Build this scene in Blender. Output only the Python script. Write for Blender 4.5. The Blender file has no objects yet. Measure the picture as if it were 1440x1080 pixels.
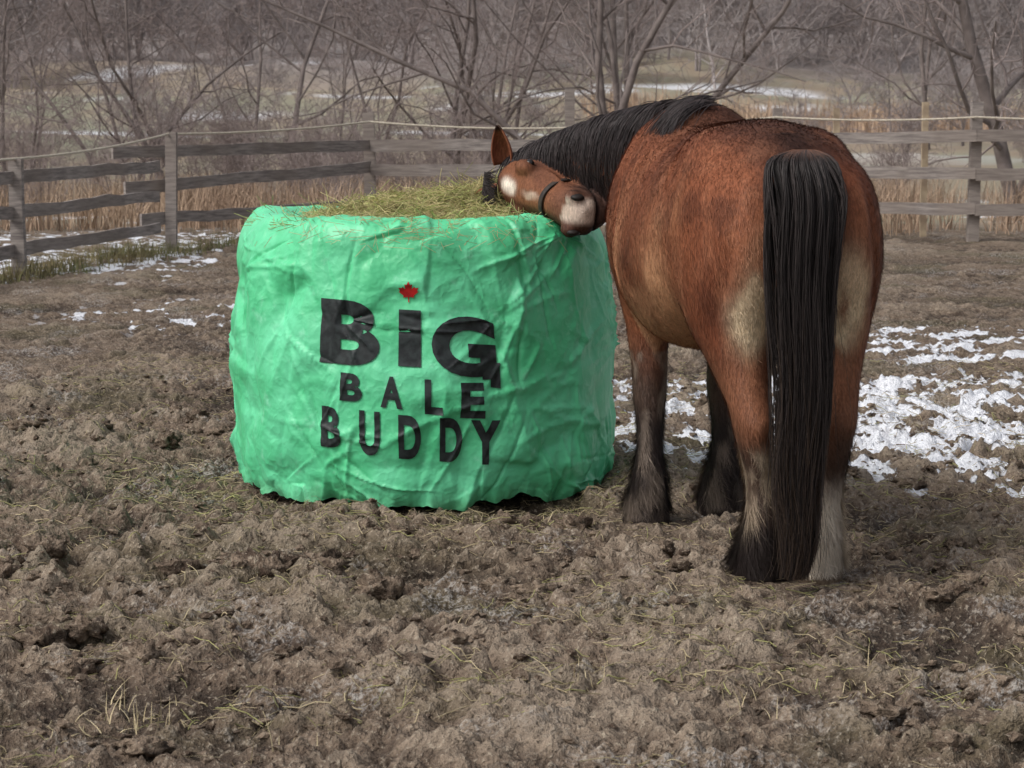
import bpy, bmesh, math, random
import numpy as np
from mathutils import Vector, noise as mnoise
from mathutils.bvhtree import BVHTree
from mathutils.geometry import delaunay_2d_cdt
rng=np.random.default_rng(7); random.seed(7)
scene=bpy.context.scene
def lin(r,g,b):
    f=lambda c:(c/255/12.92 if c/255<=.04045 else ((c/255+.055)/1.055)**2.4)
    return (f(r),f(g),f(b),1.0)
# ---------------------------------------------------------------- mesh helpers
def np_mesh(name,V,F,mat=None,smooth=True,col=None,attrs=None,parent=None,link=True):
    V=np.asarray(V,dtype=np.float32); me=bpy.data.meshes.new(name)
    Fs=F if isinstance(F,list) else [F]
    Fs=[np.asarray(f,dtype=np.int32) for f in Fs if len(f)]
    nl=sum(f.size for f in Fs); nf=sum(len(f) for f in Fs)
    me.vertices.add(len(V)); me.vertices.foreach_set('co',V.ravel())
    me.loops.add(nl); me.polygons.add(nf)
    me.loops.foreach_set('vertex_index',np.concatenate([f.ravel() for f in Fs]))
    st=[];o=0
    for f in Fs:
        st.append(o+np.arange(len(f))*f.shape[1]); o+=f.size
    me.polygons.foreach_set('loop_start',np.concatenate(st).astype(np.int32))
    me.update(calc_edges=True); me.validate()
    me.polygons.foreach_set('use_smooth',np.full(len(me.polygons),smooth))
    if col is not None:
        a=me.color_attributes.new('Col','FLOAT_COLOR','POINT')
        c=np.ones((len(V),4),dtype=np.float32); c[:,:3]=np.asarray(col)[:,:3]
        a.data.foreach_set('color',c.ravel())
    if attrs:
        for k,v in attrs.items():
            a=me.attributes.new(k,'FLOAT','POINT'); a.data.foreach_set('value',np.asarray(v,dtype=np.float32))
    if mat: me.materials.append(mat)
    if not link: return me
    ob=bpy.data.objects.new(name,me); scene.collection.objects.link(ob)
    if parent: ob.parent=parent
    return ob
def empty(name):
    e=bpy.data.objects.new(name,None); scene.collection.objects.link(e); return e
def tubes(P,R,sides=3,off=0):
    P=np.asarray(P,float);R=np.asarray(R,float);N,K,_=P.shape
    T=np.gradient(P,axis=1); T/=np.linalg.norm(T,axis=2,keepdims=True)+1e-9
    ref=rng.normal(size=(N,1,3)); ref=np.repeat(ref,K,1)
    n1=np.cross(T,ref); n1/=np.linalg.norm(n1,axis=2,keepdims=True)+1e-9
    n2=np.cross(T,n1)
    a=np.arange(sides)*2*np.pi/sides
    V=P[:,:,None,:]+R[:,:,None,None]*(np.cos(a)[None,None,:,None]*n1[:,:,None,:]+np.sin(a)[None,None,:,None]*n2[:,:,None,:])
    idx=np.arange(N*K*sides).reshape(N,K,sides)+off
    A=idx[:,:-1,:];B=np.roll(A,-1,2);D=idx[:,1:,:];C=np.roll(D,-1,2)
    F=np.stack([A,B,C,D],-1).reshape(-1,4)
    return V.reshape(-1,3),F
def ribbons(P,W,side):
    N,K,_=P.shape
    V=np.stack([P-side[:,None,:]*W[:,:,None],P+side[:,None,:]*W[:,:,None]],2)
    idx=np.arange(N*K*2).reshape(N,K,2)
    F=np.stack([idx[:,:-1,0],idx[:,:-1,1],idx[:,1:,1],idx[:,1:,0]],-1).reshape(-1,4)
    return V.reshape(-1,3),F
def cr(keys,n):
    K=np.asarray(keys,float);m=len(K);t=np.linspace(0,m-1,n);i=np.clip(t.astype(int),0,m-2);f=(t-i)[:,None]
    g=lambda j:K[np.clip(j,0,m-1)]
    p0,p1,p2,p3=g(i-1),g(i),g(i+1),g(i+2)
    return .5*((2*p1)+(-p0+p2)*f+(2*p0-5*p1+4*p2-p3)*f**2+(-p0+3*p1-3*p2+p3)*f**3)
# ---------------------------------------------------------------- noise
perm=np.random.default_rng(3).permutation(256); perm=np.concatenate([perm,perm,perm])
gang=np.random.default_rng(4).uniform(0,2*np.pi,256); GX=np.cos(gang);GY=np.sin(gang)
r2=np.random.default_rng(5); WX=r2.random(256);WY=r2.random(256)
def perlin(x,y,s=0):
    x=x+s*17.3;y=y+s*9.7
    xi=np.floor(x).astype(int);yi=np.floor(y).astype(int);xf=x-xi;yf=y-yi
    u=xf**3*(xf*(xf*6-15)+10);v=yf**3*(yf*(yf*6-15)+10)
    def g(i,j):
        h=perm[(perm[(xi+i)&255]+yi+j)&255]; return GX[h]*(xf-i)+GY[h]*(yf-j)
    a=g(0,0)*(1-u)+g(1,0)*u;b=g(0,1)*(1-u)+g(1,1)*u
    return (a*(1-v)+b*v)*1.5
def fbm(x,y,o=4,s=0):
    r=0;a=1;f=1
    for k in range(o):
        r=r+a*perlin(x*f,y*f,s+k);a*=.5;f*=2.03
    return r
def worley(x,y,s=0):
    x=x+s*13.1;y=y+s*7.9
    xi=np.floor(x).astype(int);yi=np.floor(y).astype(int);d=np.full(x.shape,9.);idv=np.zeros(x.shape)
    for i in(-1,0,1):
        for j in(-1,0,1):
            h=perm[(perm[(xi+i)&255]+yi+j)&255]
            dd=(xi+i+WX[h]-x)**2+(yi+j+WY[h]-y)**2
            m=dd<d; d=np.where(m,dd,d); idv=np.where(m,h/255.,idv)
    return np.sqrt(d),idv
def sst(a,b,x):
    t=np.clip((x-a)/(b-a),0,1);return t*t*(3-2*t)
# ---------------------------------------------------------------- materials
def newmat(name):
    m=bpy.data.materials.new(name);m.use_nodes=True;nt=m.node_tree;b=nt.nodes['Principled BSDF'];return m,nt,b
def mixc(nt,fac,a,b,mode='MIX'):
    n=nt.nodes.new('ShaderNodeMix');n.data_type='RGBA';n.blend_type=mode
    for s,v in((n.inputs[0],fac),(n.inputs[6],a),(n.inputs[7],b)):
        if hasattr(v,'is_output') : nt.links.new(v,s)
        else: s.default_value=v
    return n.outputs[2]
def math_(nt,op,a,b=None,c=None,clamp=False):
    n=nt.nodes.new('ShaderNodeMath');n.operation=op;n.use_clamp=clamp
    for s,v in zip(n.inputs,(a,b,c)):
        if v is None: continue
        if hasattr(v,'is_output'): nt.links.new(v,s)
        else: s.default_value=v
    return n.outputs[0]
def maprange(nt,v,a,b,c=0.,d=1.):
    n=nt.nodes.new('ShaderNodeMapRange');n.interpolation_type='SMOOTHSTEP';nt.links.new(v,n.inputs[0])
    for i,x in zip((1,2,3,4),(a,b,c,d)): n.inputs[i].default_value=x
    return n.outputs[0]
def noise_(nt,scale,detail=4,rough=.55,vec=None,dist=0):
    n=nt.nodes.new('ShaderNodeTexNoise');n.inputs['Scale'].default_value=scale;n.inputs['Detail'].default_value=detail
    n.inputs['Roughness'].default_value=rough;n.inputs['Distortion'].default_value=dist
    if vec is None:
        tc=nt.nodes.new('ShaderNodeNewGeometry');vec=tc.outputs['Position']
    nt.links.new(vec,n.inputs['Vector']);return n.outputs['Fac']
def bump_(nt,b,h,strength=.5,dist=.01):
    n=nt.nodes.new('ShaderNodeBump');n.inputs['Strength'].default_value=strength;n.inputs['Distance'].default_value=dist
    nt.links.new(h,n.inputs['Height']);nt.links.new(n.outputs[0],b.inputs['Normal'])
def attr(nt,name):
    a=nt.nodes.new('ShaderNodeAttribute');a.attribute_name=name;return a
def simple(name,ca,cb,scale=5,rough=.8,bs=.3,bd=.01,spec=.3,usecol=False):
    m,nt,b=newmat(name)
    f=maprange(nt,noise_(nt,scale,2),.3,.7)
    c=mixc(nt,f,ca,cb)
    if usecol:
        a=attr(nt,'Col'); c=mixc(nt,1.0,a.outputs['Color'],c,'MULTIPLY')
    nt.links.new(c,b.inputs['Base Color']);b.inputs['Roughness'].default_value=rough
    b.inputs['Specular IOR Level'].default_value=spec
    if bs>0: bump_(nt,b,noise_(nt,scale*6,3),bs,bd)
    return m
def mud_colour(nt,ground=True):
    n2=noise_(nt,11,4,.68);n3=noise_(nt,55,3,.7)
    c=mixc(nt,maprange(nt,n2,.34,.66),lin(78,64,54),lin(142,125,108))
    if ground:
        lo=attr(nt,'lo').outputs['Fac'];gr=attr(nt,'gr').outputs['Fac'];hg=attr(nt,'hgt').outputs['Fac']
        c=mixc(nt,math_(nt,'MULTIPLY',lo,.7),c,lin(120,103,88))
        c=mixc(nt,math_(nt,'MULTIPLY',gr,.6),c,lin(84,79,56))
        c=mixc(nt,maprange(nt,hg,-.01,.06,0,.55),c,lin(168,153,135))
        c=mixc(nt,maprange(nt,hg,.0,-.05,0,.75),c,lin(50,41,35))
    c=mixc(nt,maprange(nt,n3,.54,.68,0,.6),c,lin(186,173,154))
    c=mixc(nt,maprange(nt,n3,.46,.32,0,.7),c,lin(46,38,33))
    return c,n2,n3
def ground_mat():
    m,nt,b=newmat('ground_mud')
    hg=attr(nt,'hgt').outputs['Fac'];sn=attr(nt,'snow').outputs['Fac'];far=attr(nt,'field').outputs['Fac'];wd=attr(nt,'wood').outputs['Fac']
    c,n2,n3=mud_colour(nt,True)
    fa=attr(nt,'fa').outputs['Fac'];fb=attr(nt,'fb').outputs['Fac']
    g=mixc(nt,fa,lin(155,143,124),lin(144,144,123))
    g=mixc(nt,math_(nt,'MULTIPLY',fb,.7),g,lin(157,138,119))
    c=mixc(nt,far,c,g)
    c=mixc(nt,wd,c,mixc(nt,fb,lin(132,122,118),lin(156,148,145)))  # wooded hillside in pale grey: distance haze is mixed into its colour
    mp=nt.nodes.new('ShaderNodeMapping');mp.inputs['Scale'].default_value=(1.0,.8,1);ge=nt.nodes.new('ShaderNodeNewGeometry')
    nt.links.new(ge.outputs['Position'],mp.inputs['Vector'])
    sv=noise_(nt,3.6,4,.6,mp.outputs[0])
    sv=math_(nt,'ADD',sv,math_(nt,'MULTIPLY',hg,-1.5));sv=math_(nt,'ADD',sv,math_(nt,'MULTIPLY',sn,.20))
    sm=maprange(nt,sv,.645,.675)
    sm=math_(nt,'MULTIPLY',sm,maprange(nt,sn,.05,.3))
    sm=math_(nt,'MAXIMUM',sm,attr(nt,'fs').outputs['Fac'])
    frost=math_(nt,'MULTIPLY',attr(nt,'frost').outputs['Fac'],maprange(nt,n3,.46,.6,0,.55))
    c=mixc(nt,frost,c,lin(176,173,170))
    c=mixc(nt,sm,c,mixc(nt,maprange(nt,n2,.3,.55),lin(206,206,212),lin(242,244,250)))
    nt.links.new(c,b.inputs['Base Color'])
    b.inputs['Roughness'].default_value=.8;b.inputs['Specular IOR Level'].default_value=.25
    hb=math_(nt,'ADD',n2,math_(nt,'MULTIPLY',n3,.6))
    hb=math_(nt,'ADD',hb,math_(nt,'MULTIPLY',sm,.4))
    bump_(nt,b,hb,1.0,.045);return m
M_ground=ground_mat()
m,nt,b=newmat('mud_clod');c,n2,n3=mud_colour(nt,False);nt.links.new(c,b.inputs['Base Color']);b.inputs['Roughness'].default_value=.9;b.inputs['Specular IOR Level'].default_value=.2
bump_(nt,b,math_(nt,'ADD',n2,math_(nt,'MULTIPLY',n3,.6)),1.0,.04);M_clod=m
# ---------------------------------------------------------------- terrain
def step_axis(lo,hi,f):
    o=[lo]
    while o[-1]<hi: o.append(o[-1]+f(o[-1]))
    return np.array(o)
def H_far(X,Y):
    h=np.interp(Y,[-100,32,48,65,100,200,300,420,520],[0,0,-.25,.1,1.7,7.4,17,48,60])
    h=h+sst(34,80,Y)*fbm(X*.03,Y*.03,3,5)*1.2*np.clip(Y/100,0,2)
    return h
def H_near(X,Y):
    k=1-sst(31,36,Y)
    wx=X+.16*fbm(X*3.3,Y*3.3,2,11);wy=Y+.16*fbm(X*3.3,Y*3.3,2,15)
    base=.05*fbm(X*.7,Y*.7,3,1)
    m=sst(-.25,.35,fbm(X*.8,Y*.8,2,2))
    d1,i1=worley(wx*4.6,wy*4.6,1);d2,i2=worley(wx*12+.4*perlin(X*20,Y*20,5),wy*12,2)
    l1=np.clip(1-(d1/.62)**2,0,1)*(.2+.8*i1);l2=np.clip(1-(d2/.6)**2,0,1)*i2
    h=base+(.25+.75*m)*(.078*l1-.03)+.034*l2+.026*fbm(X*8,Y*8,3,3)+.016*fbm(X*24,Y*24,2,4)+.012*(.3-np.abs(perlin(X*14,Y*14,7)))
    amp=1.1-.3*sst(10,17,Y)
    flat=np.exp(-(((X+.385)**2+(Y-9.95)**2)/.75**2)**3)
    hoof=np.zeros_like(h)
    for hx,hy,hr in((.97,7.72,.27),(.56,8.93,.20),(.88,9.12,.18)):
        hoof=np.maximum(hoof,np.exp(-(((X-hx)**2+(Y-hy)**2)/hr**2)**2))
    h=h*amp*(1-flat)-.012
    h=h*(1-.75*hoof)-.018*hoof
    return h*k
ys=np.concatenate([np.linspace(-80,4.0,30),step_axis(4.3,32,lambda y:max(.0135,.0019*y))])
ys=np.concatenate([ys,step_axis(32.2,520,lambda y:.012*y)])
xp=step_axis(0,2.6,lambda x:.0135);xq=step_axis(2.62,480,lambda x:.015+.035*(x-2.6));xh=np.concatenate([xp,xq])
xs=np.concatenate([-xh[:0:-1],xh])
XX,YY=np.meshgrid(xs,ys)
near=H_near(XX,YY)*sst(3.9,4.4,YY)
ZZ=near+H_far(XX,YY)
def snow_w(X,Y):
    a=sst(.32,.5,X)*sst(9.3,10.1,Y)*(1-sst(13.6,14.6,Y))*(.78+.22*sst(1.0,1.6,X))
    b=sst(1.6,2.6,X)*sst(14.6,15.2,Y)*(1-sst(16.8,18,Y))*.7
    c=.75*sst(21,24,Y)*(1-sst(30,34,Y))*sst(-3.0,-3.8,X)
    d=.45*np.exp(-(((X+2.6)/1.2)**2+((Y-18.5)/1.5)**2))
    return np.maximum.reduce([a,b,c,d])
def ground_z(x,y):
    x=np.atleast_1d(np.asarray(x,float));y=np.atleast_1d(np.asarray(y,float))
    return H_near(x,y)+H_far(x,y)
nr,nc=XX.shape
idx=np.arange(nr*nc).reshape(nr,nc)
F=np.stack([idx[:-1,:-1],idx[:-1,1:],idx[1:,1:],idx[1:,:-1]],-1).reshape(-1,4)
field=sst(32,38,YY+1.2*perlin(XX*.5,YY*.5,8))
wood=sst(150,172,YY+20*perlin(XX*.02,YY*.02,9))
fs=sst(.48,.62,fbm(XX*.07,YY*.16,5,86))*sst(60,80,YY)*(1-sst(150,170,YY))*.75+sst(.36,.55,fbm(XX*.5,YY*.35,4,87))*sst(33,35,YY)*(1-sst(46,52,YY))*.9
grn=np.maximum(sst(.1,.7,fbm(XX*.9+3,YY*1.4,4,82)),np.exp(-(((XX+.9)/.8)**2+((YY-8.1)/.7)**2)**2)*.9)
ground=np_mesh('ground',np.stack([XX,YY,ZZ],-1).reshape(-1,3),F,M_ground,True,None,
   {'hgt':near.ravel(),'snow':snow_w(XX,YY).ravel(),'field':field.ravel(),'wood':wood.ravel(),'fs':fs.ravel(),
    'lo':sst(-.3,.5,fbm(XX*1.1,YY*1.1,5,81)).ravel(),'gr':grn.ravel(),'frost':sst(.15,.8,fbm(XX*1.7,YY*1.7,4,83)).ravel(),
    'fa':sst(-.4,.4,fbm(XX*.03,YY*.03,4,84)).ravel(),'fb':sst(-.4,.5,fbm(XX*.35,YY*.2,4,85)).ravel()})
def clods(name,sub,n,smin,smax,pw_,yr,ext=None):
    bm=bmesh.new();bmesh.ops.create_icosphere(bm,subdivisions=sub,radius=1)
    IV=np.array([v.co[:] for v in bm.verts]);IF=np.array([[v.index for v in f.verts] for f in bm.faces]);bm.free()
    cx=rng.uniform(-2.7,3.0,n);cy=4.9+yr*rng.random(n)**1.2
    keep=fbm(cx*.8,cy*.8,2,2)>-.3; keep&=((cx+.385)**2+(cy-9.95)**2>.8);cx,cy=cx[keep],cy[keep]
    sz=smin+(smax-smin)*rng.random(len(cx))**pw_
    if ext is not None: cx=np.concatenate([cx,ext[:,0]]);cy=np.concatenate([cy,ext[:,1]]);sz=np.concatenate([sz,ext[:,2]])
    n=len(cx);cz=ground_z(cx,cy)
    V=IV[None]*sz[:,None,None]*np.stack([rng.uniform(.8,1.6,n),rng.uniform(.8,1.4,n),rng.uniform(.5,.9,n)],-1)[:,None,:]
    ph=rng.random((n,1))*50
    dn=1+.55*perlin(IV[None,:,0]*1.9+ph,IV[None,:,1]*1.9+IV[None,:,2]*1.5+ph,1)+.55*perlin(IV[None,:,0]*4.5+ph,IV[None,:,2]*4.5+IV[None,:,1]*3+ph,2)
    if sub>2: dn=dn+.3*perlin(IV[None,:,0]*10+ph,IV[None,:,2]*9+IV[None,:,1]*9+ph,3)
    V=V*dn[:,:,None]+np.stack([cx,cy,cz+sz*.05],-1)[:,None,:]
    np_mesh(name,V.reshape(-1,3),(IF[None]+(np.arange(n)*len(IV))[:,None,None]).reshape(-1,3),M_clod,sub>1)
ext=np.array([(-1.42,6.75,.085),(-1.30,6.82,.06),(-.35,7.5,.06),(-.12,7.55,.05),(.02,7.45,.055),(.07,7.5,.045),(-1.75,8.2,.06),(-.42,9.02,.05),(-.05,7.62,.05),(-.9,7.9,.07),(-.8,7.95,.05),(-.7,8.0,.06),(-1.0,8.1,.06),(-1.2,8.0,.05),(-.3,6.3,.05),(1.3,5.9,.06),(1.0,6.0,.05),(-.03,8.9,.05),(-.38,8.98,.04)])
clods('mud_clods',3,420,.014,.055,2.6,7.5,ext)
clods('mud_crumbs',1,10000,.004,.02,2.2,9)
M_straw=simple('straw',lin(200,185,150),lin(162,147,116),8,.8,0,.002,.2,True)
def straw_field(name,x,y,L,col,zoff=.006,w=.0016,stand=.25):
    n=len(x);a=rng.uniform(0,2*np.pi,n);K=4
    t=np.linspace(-.5,.5,K)
    dx=np.cos(a);dy=np.sin(a);bend=rng.normal(0,.25,n)
    px=x[:,None]+L[:,None]*(t*dx[:,None]-bend[:,None]*t**2*dy[:,None]);py=y[:,None]+L[:,None]*(t*dy[:,None]+bend[:,None]*t**2*dx[:,None])
    pz=.5*ground_z(x,y)[:,None]+.5*ground_z(px.ravel(),py.ravel()).reshape(px.shape)+zoff+L[:,None]*(t+.5)*(rng.random(n)[:,None]**2*stand)
    P=np.stack([px,py,pz],-1);V,F=tubes(P,np.full((n,K),1.0)*(w*rng.uniform(.5,1.2,n))[:,None],3)
    c=np.repeat(col,K*3,0);return np_mesh(name,V,F,M_straw,True,c)
n=24000;x=rng.uniform(-2.8,3.2,n);y=4.9+10*rng.random(n)**1.4
k=(fbm(x*1.1,y*1.3,3,6)+.25*rng.random(n)>.05);x,y=x[k],y[k]
aa_=rng.uniform(-1.9,1.9,1500);rr_=.88+.55*rng.random(1500)**2;x=np.concatenate([x,-.385+rr_*np.sin(aa_)]);y=np.concatenate([y,9.95-rr_*np.cos(aa_)]);n=len(x)
straw_field('straw_litter',x,y,.02+.12*rng.random(n)**2,np.ones((n,3))*rng.uniform(.4,1.15,(n,1))*np.where(rng.random((n,1))<.25,np.array([[.85,1,.68]]),1.0))
def tufts(name,cxs,cys,nb,h,spread,mat,w=.002,colr=(.7,1.2),K=5,lean=.5):
    n=len(cxs)*nb;bx=np.repeat(cxs,nb)+rng.normal(0,spread,n);by=np.repeat(cys,nb)+rng.normal(0,spread,n)
    bz=ground_z(bx,by)-.01;hh=h*rng.uniform(.35,1.1,n);a=rng.uniform(0,2*np.pi,n);l=np.abs(rng.normal(0,lean,n))
    t=np.linspace(0,1,K)[None,:]
    px=bx[:,None]+(hh*l*np.cos(a))[:,None]*t**1.8;py=by[:,None]+(hh*l*np.sin(a))[:,None]*t**1.8;pz=bz[:,None]+hh[:,None]*t*(1-.25*l[:,None]*t)
    P=np.stack([px,py,pz],-1);side=np.stack([np.cos(a+1.57+rng.normal(0,.6,n)),np.sin(a+1.57),np.zeros(n)],-1)
    W=np.repeat((w*(1-.85*t)),n,0);V,F=ribbons(P,W,side)
    c=np.repeat(np.ones((n,3))*rng.uniform(*colr,(n,1))*np.array([1,1,1]),K*2,0)
    return np_mesh(name,V,F,mat,True,c)
tufts('dead_grass_tufts',np.array([-1.02,-.95,-1.08,-1.12,-1.0,-1.05,-.2,.2,.62,1.1,-.6]),np.array([5.95,6.0,6.15,5.9,5.85,6.1,6.9,6.2,5.9,6.4,5.6]),10,.10,.05,M_straw,.002,(1.0,1.5),5,.9)
# ---------------------------------------------------------------- bale
BX,BY=-.385,9.95
prof=np.array([(.800,.0),(.815,.05),(.832,.15),(.838,.35),(.828,.6),(.812,.85),(.797,1.02),(.778,1.10),(.745,1.155),(.69,1.18),(.61,1.175),(.5,1.13)])
PR=cr(prof,210)
side_n=np.argmax(PR[:,1]>1.10)
rc=np.random.default_rng(21)
def facet_layer(n,amp,seed,ani=1.0):
    r=np.random.default_rng(seed);U=r.uniform(-2.9,2.9,n);Z=r.uniform(-.3,1.8,n)
    U=np.concatenate([U,[-3.2,3.2,-3.2,3.2]]);Z=np.concatenate([Z,[-.5,-.5,2,2]])
    vs,_,fs,_,_,_=delaunay_2d_cdt([Vector((a*ani,b)) for a,b in zip(U,Z)],[],[],0,1e-6)
    h=r.uniform(-1,1,len(vs))*amp
    return BVHTree.FromPolygons([(v.x/ani,v.y,float(q)) for v,q in zip(vs,h)],[tuple(f) for f in fs]),seed
LAY=[facet_layer(260,.019,51,1.0),facet_layer(620,.018,52,1.7),facet_layer(1500,.0065,53,.7)]
NCR=320;CR=[]
cent=[(rc.uniform(-2.6,2.6),rc.uniform(.05,1.15)) for _ in range(46)]
for i in range(NCR):
    c=cent[i%46];a=rc.uniform(0,2*np.pi);L=rc.uniform(.08,.28)
    CR.append((c[0]+math.cos(a)*L*.9,c[1]+math.sin(a)*L*.9,a,L,rc.uniform(.005,.010),rc.uniform(.007,.015)*rc.choice([1,1,-1])))
def crumple(u,z):
    sh=u.shape;uu=u.ravel();zz=z.ravel()
    wu=uu+.008*perlin(uu*6,zz*6,71);wz=zz+.008*perlin(uu*6,zz*6,72)
    h=.010*fbm(uu*2.2,zz*2.2,2,31)
    dn=Vector((0,0,-1))
    for bvh,_ in LAY:
        hh=np.zeros(len(uu))
        for i in range(len(uu)):
            hit=bvh.ray_cast(Vector((wu[i],wz[i],1)),dn)[0]
            if hit is not None: hh[i]=hit.z
        h=h+hh
    for (cu,cz_,a,L,w,A) in CR:
        du=uu-cu;dz=zz-cz_;t=(du*math.cos(a)+dz*math.sin(a));d=-du*math.sin(a)+dz*math.cos(a)
        d=d+.12*t*t/L*math.sin(a*5)
        m=(np.abs(t)<L)&(np.abs(d)<.08)
        if m.any(): h[m]+=A*np.exp(-np.abs(d[m])/w)*(1-(t[m]/L)**2)
    return h.reshape(sh)
NT=860
phi=np.linspace(-np.pi,np.pi,NT,endpoint=False)
PH,KK=np.meshgrid(phi,np.arange(len(PR)))
arc=np.concatenate([[0],np.cumsum(np.linalg.norm(np.diff(PR,axis=0),axis=1))])
Rr=PR[KK,0];Zr=PR[KK,1];AR=arc[KK]
hc=crumple(PH*.82,AR)
dP=np.gradient(PR,axis=0);nrm=np.stack([dP[:,1],-dP[:,0]],-1);nrm/=np.linalg.norm(nrm,axis=1,keepdims=True)
hem=np.clip(1-AR/.10,0,1)
Rf=Rr+hc*nrm[KK,0]+hem*(.03*fbm(PH*7,PH*0,3,41)+.01*np.sin(PH*31))
Zf=Zr+hc*nrm[KK,1]*(1-.5*sst(1.1,1.3,AR))+hem*(.035*fbm(PH*5,PH*0+3,3,42)+.014)
V=np.stack([BX+Rf*np.sin(PH),BY-Rf*np.cos(PH),Zf],-1)
idx=np.arange(V.shape[0]*NT).reshape(-1,NT)
A=idx[:-1];B=np.roll(A,-1,1);D=idx[1:];C=np.roll(D,-1,1)
bale=empty('hay_bale')
m,nt,b=newmat('green_fabric')
tc=nt.nodes.new('ShaderNodeNewGeometry')
c=mixc(nt,maprange(nt,noise_(nt,2.5,4,.6),.35,.65),lin(82,198,138),lin(108,216,164))
c=mixc(nt,maprange(nt,noise_(nt,11,4,.7),.55,.75,0,.5),c,lin(156,230,196))
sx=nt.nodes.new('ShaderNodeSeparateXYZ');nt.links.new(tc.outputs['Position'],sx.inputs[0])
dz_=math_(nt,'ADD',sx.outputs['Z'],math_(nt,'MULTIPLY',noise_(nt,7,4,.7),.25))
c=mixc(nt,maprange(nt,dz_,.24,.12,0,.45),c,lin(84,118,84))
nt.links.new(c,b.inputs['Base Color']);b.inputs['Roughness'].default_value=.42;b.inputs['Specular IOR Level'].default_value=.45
def ridge(sc,dist,det=2):
    nn=noise_(nt,sc,det,.5,None,dist);q=math_(nt,'ABSOLUTE',math_(nt,'SUBTRACT',nn,.5));return math_(nt,'SUBTRACT',1.0,math_(nt,'MULTIPLY',q,4.0,clamp=True))
hh=math_(nt,'ADD',math_(nt,'MULTIPLY',ridge(6,.2),.6),math_(nt,'MULTIPLY',ridge(15,.2),.3))
hh=math_(nt,'ADD',hh,math_(nt,'MULTIPLY',noise_(nt,60,3,.6),.12))
bump_(nt,b,hh,.4,.02)
M_fab=m
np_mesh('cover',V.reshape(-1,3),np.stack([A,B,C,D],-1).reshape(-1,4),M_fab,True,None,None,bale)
M_ink=simple('black_print',lin(26,30,32),lin(46,54,54),30,.5,.2,.004,.35)
M_red=simple('red_print',lin(190,34,34),lin(160,28,30),30,.5,.2,.004,.35)
def project(bm,mat,name):
    xs_=[v.co.x for v in bm.verts];ys_=[v.co.y for v in bm.verts]
    for axis,lo,hi in((0,min(xs_),max(xs_)),(1,min(ys_),max(ys_))):
        for v in np.arange(lo+.004,hi,.006):
            co=(v,0,0) if axis==0 else (0,v,0);no=(1,0,0) if axis==0 else(0,1,0)
            bmesh.ops.bisect_plane(bm,geom=bm.verts[:]+bm.edges[:]+bm.faces[:],plane_co=co,plane_no=no,dist=1e-6)
    P=np.array([v.co[:] for v in bm.verts]);u=P[:,0];z=P[:,1]
    ar=np.interp(z,PR[:side_n+20,1],arc[:side_n+20]);ang=u/.82
    r0=np.interp(ar,arc,PR[:,0]);h=crumple(u.copy(),ar)
    nk=np.interp(ar,arc,nrm[:,0]);nz=np.interp(ar,arc,nrm[:,1])
    rr=r0+(h+.0048)*nk;zz=z+(h+.0048)*nz
    for v,a_,q,w in zip(bm.verts,ang,rr,zz): v.co=(BX+q*math.sin(a_),BY-q*math.cos(a_),w)
    me=bpy.data.meshes.new(name);bm.normal_update();bm.to_mesh(me);bm.free();me.materials.append(mat)
    me.polygons.foreach_set('use_smooth',np.ones(len(me.polygons),bool))
    ob=bpy.data.objects.new(name,me);scene.collection.objects.link(ob);ob.parent=bale
def letter(ch,x0,x1,zt,zb,bold,slope):
    cu=bpy.data.curves.new('t','FONT');cu.body=ch;cu.size=1;cu.offset=bold;cu.resolution_u=6
    ob=bpy.data.objects.new('t',cu);scene.collection.objects.link(ob)
    dg=bpy.context.evaluated_depsgraph_get();me=bpy.data.meshes.new_from_object(ob.evaluated_get(dg))
    bpy.data.objects.remove(ob)
    bm=bmesh.new();bm.from_mesh(me);bmesh.ops.remove_doubles(bm,verts=bm.verts,dist=1e-5)
    X=[v.co.x for v in bm.verts];Y=[v.co.y for v in bm.verts];a0,a1,b0,b1=min(X),max(X),min(Y),max(Y)
    R=.82
    for v in bm.verts:
        fx=(v.co.x-a0)/(a1-a0);fy=(v.co.y-b0)/(b1-b0)
        x=x0+(x1-x0)*fx; z=zb+(zt-zb)*fy-slope*(fx-.5)*(x1-x0)
        v.co=(R*math.asin(max(-.95,min(.95,x/R))),z,0)
    project(bm,M_ink,'letter_'+ch)
L=[('B',-.385,-.147,.850,.590,.045,.05),('I',-.072,.018,.815,.588,.045,.05),('G',.060,.318,.788,.545,.045,.09),
('B',-.299,-.212,.557,.443,.040,.05),('A',-.138,-.052,.548,.421,.040,.08),('L',.032,.100,.535,.395,.040,.08),('E',.170,.262,.520,.376,.040,.04),
('B',-.382,-.299,.416,.250,.040,.06),('U',-.224,-.141,.407,.226,.040,.06),('D',-.069,.017,.393,.214,.040,.06),('D',.089,.178,.380,.200,.040,.06),('Y',.210,.325,.366,.185,.040,.06)]
for l in L: letter(*l)
bm=bmesh.new();vs=[bm.verts.new((x,z,0)) for x,z in((.262,.60),(.338,.595),(.338,.492),(.296,.498),(.296,.53),(.262,.53))];bm.faces.new(vs[::-1]);project(bm,M_ink,'letter_G_spur')
leaf=[(0,1),(.18,.62),(.38,.72),(.32,.25),(.58,.48),(.66,.34),(.98,.38),(.86,.08),(.96,-.02),(.5,-.38),(.55,-.56),(.06,-.5),(.06,-1)]
pts=leaf+[(-x,y) for x,y in leaf[::-1]][:-1]
bm=bmesh.new();vs=[bm.verts.new((-.032+.042*x,.888+.042*y,0)) for x,y in pts];f=bm.faces.new(vs);bmesh.ops.triangulate(bm,faces=[f]);project(bm,M_red,'maple_leaf')
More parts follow.
